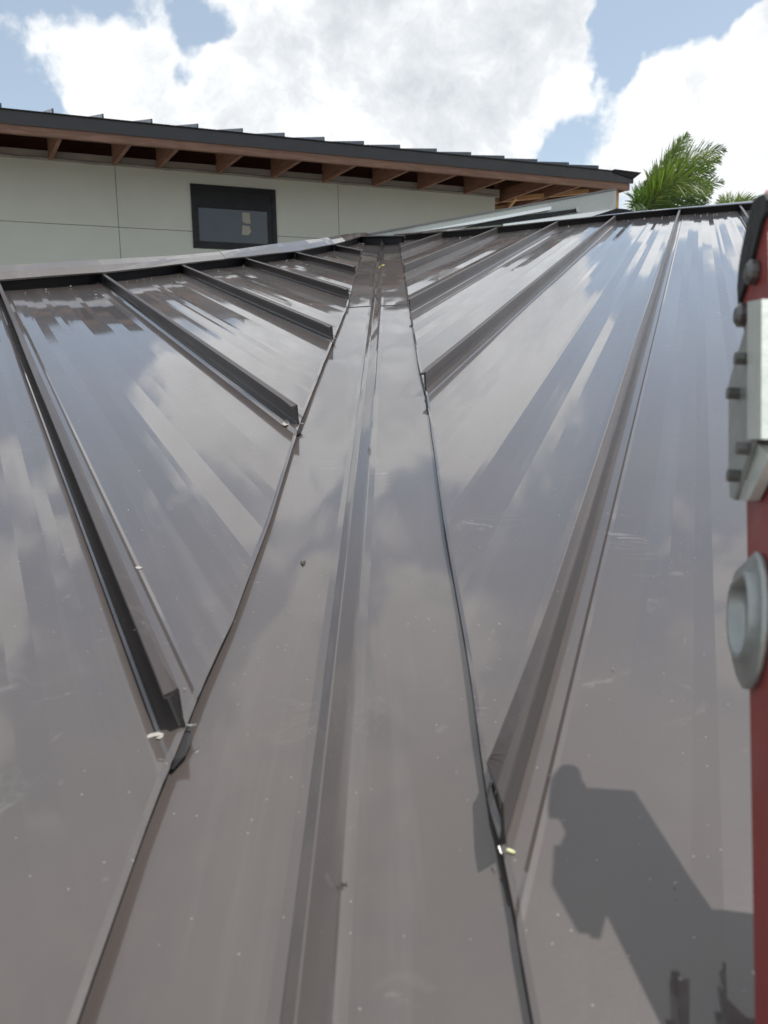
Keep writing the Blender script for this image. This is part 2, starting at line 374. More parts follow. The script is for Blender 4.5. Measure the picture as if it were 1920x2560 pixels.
def seam(sd, x0, par, flare=False, end=0.0, idx=0, lip=1.0):
    """standing seam: thin web with a folded lip that leans to the photo's left"""
    t0 = t_low(sd, x0, False) + end; t1 = t_top(sd, x0)
    if t1 - t0 < .05: return
    H = .039
    # cross section, closed loop (x offset, height); lip to -x
    sec = [(.0018, -.002), (.0018, .004), (.0012, .008), (.0012, H - .002), (0, H), (-.004, H + .0006), (-.0125 * lip, H - .001), (-.0132 * lip, H - .004), (-.0125 * lip, H - .0075),
           (-.003, H - .006), (-.0016, H - .009), (-.0016, .004), (-.004, .0005), (-.004, -.002)]
    n = len(sec); st = []
    L = t1 - t0; k = max(6, int(L / .12))
    ts = [t0 + L * (j / k) ** 1.3 for j in range(k + 1)]
    if flare: ts = sorted(set([t0 + a for a in (0, .01, .022, .034, .046, .058, .075, .10, .14, .19, .25, .32)] + [t for t in ts if t > t0 + .35]))
    vs, fs = [], []
    for j, t in enumerate(ts):
        wx = noise.noise(Vector((t * 1.3, x0 * 7, idx))) * .0022
        fl = 0
        if flare:
            a = max(0, 1 - (t - t0 - .03) / .30); fl = min(1, a) ** 2.2
        for i, (dx, z) in enumerate(sec):
            tt = t; X = x0 + dx + wx * (z / H); Z = z
            if flare and 5 <= i <= 9:
                s = {5: .3, 6: 1, 7: 1.06, 8: 1.0, 9: .25}[i]
                X -= .012 * fl * s; Z -= (.008 * fl * s + .008 * (fl * s) ** 2)
                if t < t0 + .06: tt = t + .055 * s * (1 - (t - t0) / .06)
            elif not flare and j == 0 and i in (5, 6, 7): Z -= .0025; 
            if j == 0 and 2 <= i <= 9 and not flare: tt = t + .006 * (z / H)
            vs.append((X, tt, Z))
    for j in range(len(ts) - 1):
        for i in range(n):
            a, b = j * n + i, j * n + (i + 1) % n; fs.append((a, b, b + n, a + n))
    fs.append(tuple(range(n))); fs.append(tuple((len(ts) - 1) * n + i for i in range(n))[::-1])
    o = mesh('standing_seam', vs, fs, M['seam'], par, sd.m)
    return o
PW[ROOF.name] = Matrix.Translation(ROOF.location)
def child_fix(o, par, m):                      # child of a panel: same frame as the panel
    o.parent = par; o.matrix_parent_inverse = Matrix.Identity(4); o.matrix_basis = Matrix.Identity(4)
# left panels: between seams, last runs up to the apex
def run(sd, xs, lo, hi):
    bounds = [lo] + sorted(xs) + [hi]; res = []
    for i, (a, b) in enumerate(zip(bounds, bounds[1:])):
        p = panel(sd, a, b, i); res.append((a, b, p))
    return res
lp = run(LS, L_seam, -1.55, L_edge[-1][0])
rp = run(RS, R_seam, R_edge[0][0], 1.95)
for a, b, p in lp:                             # a seam belongs to the panel on its right
    if a in L_seam:
        s_ = seam(LS, a, p, idx=int(a * 10), end=.004, lip=1.0)
        if s_: child_fix(s_, p, LS.m)
        if a > 0:                              # black folded tab hanging into the valley under the seam end
            t = t_low(LS, a, False); mb = MB()
            z = -.004; mb.prism([(a + .006, t + .008, z), (a - .024, t - .002 , z), (a - .028, t - .030, z - .004), (a - .020, t - .036, z - .005), (a - .006, t - .024, z - .0045), (a + .004, t - .008, z - .003)], (0, 0, -.0012))
            o = mb.build('folded_tab', M['dark_metal'], p, LS.m); child_fix(o, p, LS.m)
        if a > 0:
            t = t_low(LS, a, False) + .004; mb = MB()
            mb.tube([(a + .003, t - .001, .0015), (a + .007, t - .003, .001), (a + .011, t - .002, 0)], [.0008, .0011, .0007], 6)
            o = mb.build('cut_burr', M['raw'], p, LS.m); child_fix(o, p, LS.m)
for i, (a, b, p) in enumerate(rp):
    if a in R_seam:
        first = abs(a - R_seam[4]) < 1e-6
        s_ = seam(RS, a, p, flare=first, idx=int(a * 10) + 50, end=.006 if first else .004)
        if s_: child_fix(s_, p, RS.m)
        if a < 0:
            t = t_low(RS, a, False); mb = MB()
            mb.tube([(a - .002, t - .001, .002), (a + .001, t - .006, .001)], [.0010, .0006], 6)
            o = mb.build('cut_burr', M['raw'], p, RS.m); child_fix(o, p, RS.m)
# ---- valley flashing: two lapped sheets with a raised rib
def vsheet(ya, yb, lift, name):
    vs, fs = [], []; N_ = 14
    def foot(side_, pa, pb, y):                # straight line through two photo pixels on the lowered plane
        A = hitp(side_, *pa, -.014); B = hitp(side_, *pb, -.014); f = (y - A.y) / (B.y - A.y); return A + (B - A) * f
    for j in range(N_ + 1):
        y = ya + (yb - ya) * (j / N_)
        l = foot(LS, (699, 2560), (936, 700), y); r = foot(RS, (831, 2560), (957, 700), y)
        l += LS.n * lift; r += RS.n * lift
        mid = (l + r) / 2; w = (r - l); cr = mid - w * .06 + Vector((0, -.005, .040 + lift))
        cr2 = cr + w.normalized() * .0013 
        lo = l - Vector((.94, .34, 0)) * 0; 
        lw = l - LS.x * .40 * 1.0; lw = l + (-LS.x + LS.t * 0) * .42; lw2 = l - LS.x * .010
        rw = r + RS.x * .42; rw2 = r + RS.x * .010
        bd = Vector((0, 0, .0012))
        vs += [lw, lw2, l + bd, l + (cr - l) * .12 + bd * 0, cr, cr2, r + (cr2 - r) * .12, r + bd, rw2, rw]
    n = 10
    for j in range(N_):
        for i in range(n - 1): a = j * n + i; fs.append((a, a + 1, a + 1 + n, a + n))
    c = len(vs); vs += [v - Vector((0, 0, .0015)) for v in vs[:n]]
    for i in range(n - 1): fs.append((i, c + i, c + i + 1, i + 1))
    return mesh(name, vs, fs, M['valley'], ROOF, Matrix.Identity(4))
vsheet(.375, 3.22, 0, 'valley_flashing'); vsheet(3.18, 6.62, .0022, 'valley_flashing')
# ---- ridge closures and caps
def ridge(sd, xa, xb, far, splits, edge_over=.028):
    ext = 22
    xs = [xa + (xb - xa) * i / ext for i in range(ext + 1)]
    mb = MB()
    for a, b in zip(xs, xs[1:]):
        ya, yb = t_top(sd, a), t_top(sd, b)
        mb.quad((a, ya, -.002), (b, yb, -.002), (b, yb, .046), (a, ya, .046))
    mb.build('ridge_closure', M['dark_metal'], ROOF, sd.m)
    seams = [xs[0]] + splits + [xs[-1]]
    for c, (a0, b0) in enumerate(zip(seams, seams[1:])):
        k = 12; vs = []; fs = []
        for j in range(k + 1):
            x = a0 + (b0 - a0) * j / k + (0 if j else -.012 * 0); y = t_top(sd, x); lift = .0015 * (c % 2)
            dent = noise.noise(Vector((x * 3, 1.7, sd.sgn))) * .004
            near = Vector((x, y - edge_over, .047 + lift + dent)); px, _ = proj(sd.m @ near)
            yt = lerp_poly(far, px); zz = .05
            f_ = Vector((x, y + .085, .05))
            best = 1e9
            for q_ in range(0, 60):
                z_ = -.01 + q_ * .004; v = abs(proj(sd.m @ Vector((x, y + .085, z_)))[1] - yt)
                if v < best: best = v; zz = z_
            f_.z = zz + lift
            back = Vector((x, y + .20, zz - .075))
            vs += [near + Vector((0, .001, -.007)), near, near + (f_ - near) * .5 + Vector((0, 0, .003 + dent)), f_, back]
        for j in range(k):
            for i in range(4): a = j * 5 + i; fs.append((a, a + 5, a + 6, a + 1))
        mesh('ridge_cap', vs, fs, M['cap'], ROOF, sd.m)
far_L = [(-200, 677), (0, 665), (521, 634), (799, 599), (949, 576), (1000, 572)]
far_R = [(900, 590), (937, 587), (1240, 568), (1561, 533), (1884, 502), (2100, 484)]
ridge(LS, -1.55, L_top[-1][0], far_L, [loc(LS, 560, 668)[0]])
ridge(RS, R_top[0][0] - .02, 1.95, far_R, [loc(RS, 1561, 550)[0]], .02)
A0, B0 = hitp(LS, 905, 607), hitp(RS, 1006, 606); mb = MB(); back = Vector((0, .22, 0))
mb.frame_box(A0 + Vector((0, .01, -.03)), B0 - A0, back * .9, (0, 0, .072)); mb.build('ridge_closure', M['dark_metal'], ROOF, Matrix.Identity(4))
mb = MB(); mb.frame_box(A0 + Vector((-.03, -.02, .0425)), B0 - A0 + Vector((.05, 0, 0)), back, (0, 0, .006)); mb.build('ridge_cap', M['cap'], ROOF, Matrix.Identity(4))
for sd in (LS, RS):                            # added black strip under the cut edges, stands in for shade in the gap
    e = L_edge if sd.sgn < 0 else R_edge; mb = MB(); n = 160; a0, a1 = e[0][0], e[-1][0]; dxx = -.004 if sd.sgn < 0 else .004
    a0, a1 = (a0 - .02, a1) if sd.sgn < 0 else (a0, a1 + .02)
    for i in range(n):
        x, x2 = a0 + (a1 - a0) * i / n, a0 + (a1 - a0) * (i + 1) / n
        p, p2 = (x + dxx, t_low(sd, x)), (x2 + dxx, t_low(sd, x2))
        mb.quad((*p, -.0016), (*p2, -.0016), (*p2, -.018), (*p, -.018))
    mb.build('gap_shade_strip', M['deck'], ROOF, sd.m)
# ---- body below: deck, walls, back slopes (never seen from the camera but there)
def dk(sd, xa, xb, name='roof_deck'):
    n = 24; vs = []; fs = []
    for i in range(n + 1):
        x = xa + (xb - xa) * i / n; vs += [(x, t_low(sd, x, False) + (.03 if t_low(sd, x, False) > ev(sd, x) + .001 else .0), -.0195), (x, t_top(sd, x) + .01, -.0195)]
    for i in range(n): a = i * 2; fs.append((a, a + 2, a + 3, a + 1))
    return mesh(name, vs, fs, M['deck'], ROOF, sd.m)
dk(LS, -1.55, L_edge[-1][0]); dk(RS, R_edge[0][0], 1.95)
def wpt(sd, x, t, z=0): return sd.m @ Vector((x, t, z))
mb = MB()
for sd, xa, xb in ((LS, -1.55, L_edge[-1][0]), (RS, R_edge[0][0], 1.95)):
    xs = [xa + (xb - xa) * i / 12 for i in range(13)]
    for a, b in zip(xs, xs[1:]):
        A, B = wpt(sd, a, t_top(sd, a) + .19, -.05), wpt(sd, b, t_top(sd, b) + .19, -.05)
        o_ = Vector((sd.t.x, sd.t.y, 0)).normalized() * 1.0; o_.z = -.35
        mb.quad(A, B, B + o_, A + o_)
mb.build('back_roof_slope', M['cap'], ROOF, Matrix.Identity(4))
eL = wpt(LS, -1.5, EAVE[-1], -.02); eM = wpt(LS, .02, EAVE[-1], -.02); eR = wpt(RS, 1.9, ev(RS, 1.9), -.02)
mb = MB()
for a, b in ((eL, eM), (eM, eR)):
    nrm = Vector(((b - a).y, -(b - a).x, 0)).normalized()
    mb.frame_box(a - Vector((0, 0, .13)) , b - a, -nrm * .02, (0, 0, .118))
mb.build('fascia', M['dark_metal'], ROOF, Matrix.Identity(4))
mb = MB()
pts = [eL, eM, eR]
ring = [eL + Vector((.1, .35, 0)), eM + Vector((0, .4, 0)), eR + Vector((-.05, .35, 0)), wpt(RS, 1.8, 6.3), Vector((.1, 6.3, 4.3)), wpt(LS, -1.4, 3.0)]
for a, b in zip(ring, ring[1:] + ring[:1]):
    za, zb = a.z - .12, b.z - .12
    mb.quad((a.x, a.y, 0), (b.x, b.y, 0), (b.x, b.y, zb), (a.x, a.y, za))
mb.build('wall', M['stucco'], ROOF, Matrix.Identity(4))

# ------------------------------------------------------------------ pale parapet flashing behind the right ridge
PF = empty('parapet_flashing', tuple(atd(1300, 560, 7.0) - Vector((0, 0, .3)))); PW[PF.name] = Matrix.Translation(PF.location)
tag(PF, 'long pale green grey metal parapet piece rising behind the right hand ridge', 'flashing')
I4 = Matrix.Identity(4)
A_, B_ = atd(905, 592, 7.0), atd(1541, 475, 7.5)
mb = MB(); th = Vector((-.12, .3, 0)) * .4
mb.frame_box(B_ - Vector((0, 0, .5)), (0, 0, .5), A_ - B_, th); mb.build('parapet_face', M['pale_metal'], PF, I4)
mb = MB(); up_ = Vector((0, 0, .016)); fr = (A_ - B_).cross(Vector((0, 0, 1))).normalized(); fr = fr if fr.y < 0 else -fr
mb.frame_box(B_ + Vector((0, 0, .001)) + fr * .012, A_ - B_, th - fr * .02, up_); mb.build('coping', simple('grey_coping', (.12, .125, .125), .4), PF, I4)
def onface(x, y, off=0.0):
    n_ = fr; r = ray(x, y); t = ((A_ + n_ * off - C).dot(n_)) / r.dot(n_); return C + r * t
mb = MB(); mb.prism([onface(1040, 580, .05), onface(1378, 516, .05), onface(1378, 524, .05), onface(1190, 559, .05)], -fr * .045); mb.build('bright_trim', M['bright_metal'], PF, I4)
mb = MB(); mb.prism([onface(1165, 568, .03), onface(1240, 549, .03), onface(1445, 521, .03), onface(1447, 529, .03), onface(1300, 555, .03)], -fr * .025); mb.build('dark_slot', M['black'], PF, I4)
mb = MB(); mb.prism([onface(1440, 519, .045), onface(1448, 517, .045), onface(1449, 531, .045), onface(1442, 529, .045)], -fr * .015); mb.build('bent_tip', M['raw'], PF, I4)
mb = MB(); mb.prism([onface(1258, 560, .06), onface(1400, 541, .06), onface(1541, 522, .06), onface(1541, 545, .06), onface(1258, 575, .06)], -fr * .03); mb.build('lower_trim', M['bright_metal'], PF, I4)
mb = MB(); mb.prism([onface(1480, 541, .12), onface(1541, 521, .12), onface(1560, 522, .12), onface(1630, 536, .12), onface(1480, 560, .12)], -fr * .05); mb.build('shade_side_piece', M['dark_metal'], PF, I4)  # added dark piece, imitates the shaded side next to the ridge cap

# ------------------------------------------------------------------ far house
azw = math.radians(69)
hx = Vector((math.sin(azw), math.cos(azw), 0)); ho = Vector((math.cos(azw), -math.sin(azw), 0)); hz = Vector((0, 0, 1))
YW = 9.2
HM = Matrix((hx, -ho, hz)).transposed().to_4x4(); HM.translation = Vector((0, YW, CAMZ))    # local: x along wall, y into house, z above camera height
def wp(px, py, o=0.0):
    r = ray(px, py); P0 = Vector((0, YW, 0)) + ho * o; t = P0.dot(ho) / r.dot(ho); v = r * t - P0; return v.dot(hx), v.z
HOUSE = empty('far_house', (0, 0, 0)); HOUSE.matrix_world = HM @ Matrix.Translation((0, 0, -CAMZ)); PW[HOUSE.name] = HOUSE.matrix_world.copy()
tag(HOUSE, 'sage green house behind the roof with deep wooden eaves and one black window', 'house')
def hb(mb, name, mat, parent=None): 
    p = parent or HOUSE
    o = mesh(name, mb.v, mb.f, mat)
    o.parent = p
    if p is HOUSE: o.matrix_parent_inverse = Matrix.Translation((0, 0, CAMZ))
    return o
xE = wp(1237, 560)[0]; zJ = wp(295, 568)[1]; xJ1, xJ2 = wp(297, 568)[0], wp(848, 597)[0]
zT = wp(0, 392)[1]; pitch = xJ2 - xJ1
wx0, wz1 = wp(475, 461); wx1 = wp(688, 473)[0]; wz0 = wp(483, 620)[1]
wz1 = (wz1 + wp(688, 473)[1]) / 2
zTop = zT + .02
mb = MB(); mb.box(-9, xE - .005, .02, .2, -CAMZ, zTop + .05); hb(mb, 'wall', M['gap'])
OV = .84; SLP = .27; zf1_ = wp(600 * q, 323 * q, OV)[1] + .028
mb = MB(); mb.prism([(xE - .2, .21, -CAMZ), (xE - .2, 6, -CAMZ), (xE - .2, 6, zf1_ + (3.8 + OV) * SLP), (xE - .2, 3.8, zf1_ + (3.8 + OV) * SLP), (xE - .2, .21, zf1_ + (.21 + OV) * SLP)], (.194, 0, 0)); hb(mb, 'wall', M['wall'])
gp = .0028
cols = [xJ1 - 3 * pitch, xJ1 - 2 * pitch, xJ1 - pitch, xJ1, xJ2, xE - .0]
zrow = [-CAMZ, zJ - 1.22, zJ, zTop]
for i, (a, b) in enumerate(zip(cols, cols[1:])):
    for (c, d) in zip(zrow, zrow[1:]):
        mb = MB(); a_, b_, c_, d_ = a + gp, b - (gp if i < 4 else 0), c + gp, d - gp
        if a_ < wx0 and b_ > wx1:              # sheets cut round the window
            lo, hi = max(c_, wz0), min(d_, wz1)
            if hi > lo:
                mb.box(a_, wx0, 0, .02, c_, d_); mb.box(wx1, b_, 0, .02, c_, d_)
                if lo > c_ + .001: mb.box(wx0, wx1, 0, .02, c_, lo)
                if hi < d_ - .001: mb.box(wx0, wx1, 0, .02, hi, d_)
            else: mb.box(a_, b_, 0, .02, c_, d_)
        else: mb.box(a_, b_, 0, .02, c_, d_)
        hb(mb, 'wall_sheet', M['wall'])
# window
mb = MB(); t_ = .045
mb.box(wx0, wx1, -.012, .019, wz0, wz0 + t_); mb.box(wx0, wx1, -.012, .019, wz1 - t_, wz1)
mb.box(wx0, wx0 + t_, -.012, .019, wz0 + t_, wz1 - t_); mb.box(wx1 - t_, wx1, -.012, .019, wz0 + t_, wz1 - t_)
WIN = hb(mb, 'window', M['black'])
p0 = wp(495, 518); p1 = wp(668, 529); pz0 = wp(499, 601)[1]
pz1 = (p0[1] + p1[1]) / 2
mb = MB(); mb.box(wx0 + t_, wx1 - t_, -.004, .018, pz1, wz1 - t_); mb.box(wx0 + t_, p0[0], -.004, .018, wz0 + t_, pz1)
mb.box(p1[0], wx1 - t_, -.004, .018, wz0 + t_, pz1); mb.box(p0[0], p1[0], -.004, .018, wz0 + t_, pz0 - .005)
o = hb(mb, 'sash', M['black'], WIN)
mb = MB(); mb.box(p0[0], p1[0], .006, .0185, pz0 - .005, pz1); hb(mb, 'pane', M['pane'], WIN)
for pts in (((606, 531), (624, 532), (627, 560), (612, 558), (606, 553)), ((606, 563), (624, 565), (628, 578), (624, 586), (617, 588), (605, 587))):
    mb = MB(); mb.prism([(wp(*p)[0], .0035, wp(*p)[1]) for p in pts], (0, .0018, 0)); hb(mb, 'sticker', M['tape'], WIN)
# eaves
OV = .84
zf0 = wp(600 * q, 340 * q, OV)[1]; zf1 = wp(600 * q, 323 * q, OV)[1]; zf2 = wp(600 * q, 295 * q, OV)[1]
xR = wp(1362 * q, 395 * q, OV)[0]
XL = -9
SLP = .27; SKX = math.tan(math.radians(7.5))
mb = MB(); mb.box(XL, xR, -OV + .012, -OV + .05, zf0, zf1 + .03); hb(mb, 'fascia_board', M['fascia_wood'])
mb = MB(); mb.prism([(XL, -OV, zf1), (XL, -OV, zf2 - .012), (XL, -OV - .02, zf2), (XL, -OV + .008, zf2 + .003), (XL, -OV + .008, zf1)], (xR + .03 - XL, 0, 0))
hb(mb, 'metal_fascia', simple('charcoal_fascia', (.019, .0195, .022), .4, 0, .15, 3))
mb = MB(); xq = wp(1383 * q, 372 * q, OV)[0]
mb.prism([(xR + .03, -OV - .015, zf2 - .07), (xq, -OV - .03, zf2 + .005), (xR - .25, -OV - .03, zf2 + .012), (xR - .25, -OV - .01, zf2 - .02)], (0, .35, 0)); hb(mb, 'corner_cap', M['dark_metal'])
# roof sheet and its seams
def rz(y): return zf2 + .006 + (y + OV) * SLP
mb = MB(); y1 = 4.5
mb.quad((XL, -OV, rz(-OV)), (xR + .04, -OV, rz(-OV)), (xR + .04, y1, rz(y1)), (XL, y1, rz(y1)))
mb.quad((XL, -OV + .05, rz(-OV) - .06), (xR, -OV + .05, rz(-OV) - .06), (xR, y1, rz(y1) - .06), (XL, y1, rz(y1) - .06))
mb.quad((xR + .04, -OV, rz(-OV)), (xR + .04, -OV, zf1), (xR + .04, y1, rz(y1) - .12), (xR + .04, y1, rz(y1)))
hb(mb, 'roof', M['dark_metal'])
mb = MB(); mb.box(XL, xR, -OV + .06, -OV + .07, zf1 + .031, zf1 + .04); mb = MB()
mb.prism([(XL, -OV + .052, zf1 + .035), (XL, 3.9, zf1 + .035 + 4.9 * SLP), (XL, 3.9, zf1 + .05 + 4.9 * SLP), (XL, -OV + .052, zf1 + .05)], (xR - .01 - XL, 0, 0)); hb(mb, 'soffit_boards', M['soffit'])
fx = [wp(x * q, (236 + .1 * x) * q, OV)[0] for x in (115, 223, 328, 427, 523, 613, 699, 784, 862, 941, 1015, 1087, 1158, 1226, 1290)]
fx = [fx[0] - .41 * k for k in range(6, 0, -1)] + fx
for x in fx:
    mb = MB(); a = -OV - .02
    sh = -SKX * (y1 - a)
    mb.prism([(x, a, rz(a) - .004), (x, a, rz(a) + .036), (x + sh, y1, rz(y1) + .036), (x + sh, y1, rz(y1))], (.006, 0, 0))
    mb.box(x - .010, x, a + .002, a + .012, rz(a) + .001, rz(a) + .036)
    hb(mb, 'roof_seam', simple('blue_grey_seam', (.06, .078, .105), .3) if x == fx[0] else bpy.data.materials['blue_grey_seam'])
# rafters
rx = [wp(x * q, y * q)[0] for x, y in ((105, 345), (243, 358), (338, 366), (467, 376), (585, 388), (695, 393), (803, 403), (900, 410), (1000, 416))]
rx = [rx[0] - .6 * k for k in range(5, 0, -1)] + rx
zw = wp(585 * q, 388 * q)[1]
def rafter(x, mat, y_in=.0, ln=0, name='rafter'):
    mb = MB(); w = .036; ya = -OV + .051; 
    zo = zf0 + .005; zi = zw + .01
    xo = x + SKX * .8; xi = x - SKX * y_in
    mb.prism([(xo, ya, zo), (xi, y_in - .021, zi), (xi, y_in - .021, min(zi + .26, zf1 + .030 + (y_in - .021 + OV - .05) * SLP)), (xo, ya, zf1 + .030)], (w, 0, 0)); hb(mb, name, mat)
for x in rx: rafter(x, M['rafter'])
# frieze board above the wall sheets and the torn membrane hanging from it
zfa = wp(0, 338 * q)[1]
mb = MB(); zb = zTop - .05; mb.box(XL, xE + .05, -.02, -.001, zTop - .02, wp(0, 318 * q)[1]); hb(mb, 'frieze_board', M['plate'])
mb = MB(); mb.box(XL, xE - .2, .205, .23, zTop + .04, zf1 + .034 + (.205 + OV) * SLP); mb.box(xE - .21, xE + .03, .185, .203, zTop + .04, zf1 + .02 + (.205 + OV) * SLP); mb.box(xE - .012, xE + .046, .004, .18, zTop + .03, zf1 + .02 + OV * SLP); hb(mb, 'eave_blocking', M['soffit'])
vs = []; fs = []; n_ = 240
for i in range(n_ + 1):
    x = XL + (xE + .02 - XL) * i / n_
    ph = abs(math.sin(x * 5.2 + noise.noise(Vector((x, 0, 0))) * 2)); dp = .004 + .012 * (1 - ph) + .006 * noise.noise(Vector((x * 9, 1, 0)))
    vs += [(x, -.022, zTop + .004), (x, -.032 - .01 * ph, zTop - .004), (x, -.028, zTop - .008 - dp), (x, -.022, zTop - .010 - dp)]
for i in range(n_):
    for k in range(3): a = i * 4 + k; fs.append((a, a + 4, a + 5, a + 1))
mb = MB(); mb.v = vs; mb.f = fs; hb(mb, 'torn_membrane', M['foam'])
# open porch beyond the wall end: beam lattice of fresh lumber
k = 0
for x in (xE + .18, xE + .55, xE + .9): rafter(x, M['rafter'], 2.4)
for (a, b) in (((xE + .02, .3), (xR - .1, -OV + .1)), ((xE + .02, .9), (xR - .1, -.3)), ((xE + .02, 1.7), (xR - .1, .5)), ((xE + .3, -.02), (xE + 1.1, 2.2))):
    A = Vector((a[0], a[1], zw - .0)); B = Vector((b[0], b[1], zf0 + .02)); d_ = (B - A); s_ = Vector((-d_.y, d_.x, 0)).normalized() * .035
    mb = MB(); mb.frame_box(A, d_, s_, (0, 0, .05 + .004 * k)); hb(mb, 'porch_brace', M['fresh']); k += 1
mb = MB(); mb.box(xE + .002, xR, 2.45, 2.5, zw - .32, zw + .3); hb(mb, 'porch_beam', M['fresh'])
mb = MB(); mb.box(xE + .003, xR, 2.55, 2.6, -CAMZ, zf1 + .04 + (2.55 + OV) * SLP); hb(mb, 'porch_back_wall', M['rafter'])
mb = MB(); mb.prism([(xR - .045, -OV + .051, zf0 + .002), (xR - .045, 2.4, zf0 + .12), (xR - .045, 2.4, zf1 + .03 + (2.4 + OV) * SLP), (xR - .045, -OV + .051, zf1 + .03)], (.034, 0, 0)); hb(mb, 'return_board', M['fascia_wood'])
for y_, z_ in ((-.7, .04), (2.2, .2)): mb = MB(); mb.box(xR - .14, xR - .05, y_, y_ + .09, -CAMZ, zf0 + z_); hb(mb, 'porch_post', M['fresh'])

# ------------------------------------------------------------------ palms
def leafmat(name, c, c2):
    mt, g, b = newmat(name)
    t = g.node('ShaderNodeTexCoord').outputs['Object']
    g.put(b.inputs['Base Color'], g.mix(g.maprange(g.noise(t, 1.8, 5, .6), .35, .65), (*c, 1), (*c2, 1)))
    b.inputs['Roughness'].default_value = .42
    tr = g.node('ShaderNodeBsdfTranslucent'); tr.inputs[0].default_value = (c2[0] * 1.6, c2[1] * 1.8, c2[2], 1)
    mx = g.node('ShaderNodeMixShader'); mx.inputs[0].default_value = .3
    out = mt.node_tree.nodes['Material Output']; g.nt.links.new(b.outputs[0], mx.inputs[1]); g.nt.links.new(tr.outputs[0], mx.inputs[2]); g.nt.links.new(mx.outputs[0], out.inputs[0])
    return mt
M['leaf'] = leafmat('palm_leaf', (.022, .05, .010), (.06, .11, .02))
M['leafy'] = leafmat('palm_leaf_yellow', (.07, .12, .018), (.13, .18, .03))
M['bark'] = simple('palm_bark', (.2, .17, .13), .9, 0, .3, 3, .02, 12)
def bez(p, t):
    p = [Vector(x) for x in p]
    while len(p) > 1: p = [a + (b - a) * t for a, b in zip(p, p[1:])]
    return p[0]
def frond(par, ctrl, mat, ln=.75, n=64, seed=0, wind=Vector((.9, 0, .55)), droop=.16):
    rnd = random.Random(seed); mb = MB()
    pts = [bez(ctrl, i / 14) for i in range(15)]
    mb.tube(pts, [.035 * (1 - i / 15) + .006 for i in range(15)], 5)
    for i in range(n):
        t = .10 + .90 * i / (n - 1); p = bez(ctrl, t); tg = (bez(ctrl, min(1, t + .02)) - bez(ctrl, max(0, t - .02))).normalized()
        view = Vector((0, 1, 0)); side_ = tg.cross(view).normalized(); up = side_.cross(tg).normalized()
        for sgn in (-1, 1):
            L = 1.4 * ln * (math.sin(math.pi * min(1, .12 + t * .88)) ** .55) * rnd.uniform(.75, 1.1) * (1 - .35 * t)
            sw = .75 + .9 * t
            d = (side_ * sgn * rnd.uniform(.75, 1.05) + tg * sw * rnd.uniform(.6, 1.2) + up * rnd.uniform(-.6, .6) + wind * rnd.uniform(.0, .75)).normalized()
            wv = d.cross(Vector((rnd.uniform(-.4, .4), 1, rnd.uniform(-.4, .4)))).normalized() * (.014 * rnd.uniform(.8, 1.2))
            dr = Vector((0, 0, -1)) * L * droop * rnd.uniform(.3, 1.3)
            a = p; m1 = p + d * L * .4 + dr * .12; m2 = p + d * L * .75 + dr * .45; e = p + d * L + dr
            b_ = len(mb.v)
            mb.v += [a - wv * .5, a + wv * .5, m1 - wv, m1 + wv, m2 - wv * .7, m2 + wv * .7, e]
            mb.f += [(b_, b_ + 1, b_ + 3, b_ + 2), (b_ + 2, b_ + 3, b_ + 5, b_ + 4), (b_ + 4, b_ + 5, b_ + 6)]
    return mb.build('frond', mat, par, I4)
def palm(name, label, base_px, D_, fronds, ln, scale=1, seed=0):
    bp = atd(*base_px, D_)
    foot = Vector((bp.x - .8, bp.y + .4, 0))
    P = empty(name, tuple(foot)); PW[P.name] = Matrix.Translation(foot); tag(P, label, 'tree', 'coconut palms beyond the ridge')
    mb = MB(); mb.tube([foot + (bp - foot) * (i / 10) + Vector((math.sin(i / 10 * math.pi) * .25, 0, 0)) for i in range(11)], [.2 - .009 * i + (.012 if i % 2 else 0) for i in range(11)], 12)
    mb.build('trunk', M['bark'], P, I4, True)
    for i, f in enumerate(fronds):
        ctrl = [bp] + [atd(x, y, D_ + dz) for x, y, dz in f[0]]
        frond(P, ctrl, M[f[1]], f[2] if len(f) > 2 else ln, f[3] if len(f) > 3 else 62, seed + i)
    return P
D0 = 25
palm('palm_tree', 'windswept coconut palm with fronds blown right, behind the ridge beside the far house', (1608, 540), D0, [
    ([(1625, 470, 0), (1670, 400, 0), (1722, 335, 0)], 'leafy', .75),
    ([(1630, 480, .4), (1680, 420, .5), (1700, 350, .8)], 'leaf', .8),
    ([(1640, 450, -.3), (1720, 400, -.5), (1800, 400, -.8)], 'leafy', .8),
    ([(1640, 440, .6), (1730, 370, .8), (1815, 375, 1.2)], 'leaf', .85),
    ([(1640, 470, -.6), (1700, 430, -1), (1785, 430, -1.3)], 'leaf', .8),
    ([(1650, 440, -.8), (1710, 445, -1.3), (1778, 478, -1.6)], 'leafy', .8),
    ([(1660, 490, .3), (1720, 470, .5), (1810, 452, .9)], 'leaf', .8),
    ([(1640, 510, -.4), (1700, 490, -.6), (1775, 490, -.9)], 'leaf', .8),
    ([(1660, 520, .2), (1720, 520, .3), (1765, 505, .4)], 'leaf', .75),
    ([(1595, 490, -.3), (1590, 500, -.6), (1580, 520, -1)], 'leaf', .55),
    ([(1620, 500, 0), (1640, 470, .2), (1650, 420, .4)], 'leaf', .8),
    ([(1600, 520, 0), (1605, 480, .2), (1620, 455, .4)], 'leaf', .55)], .8, seed=1)
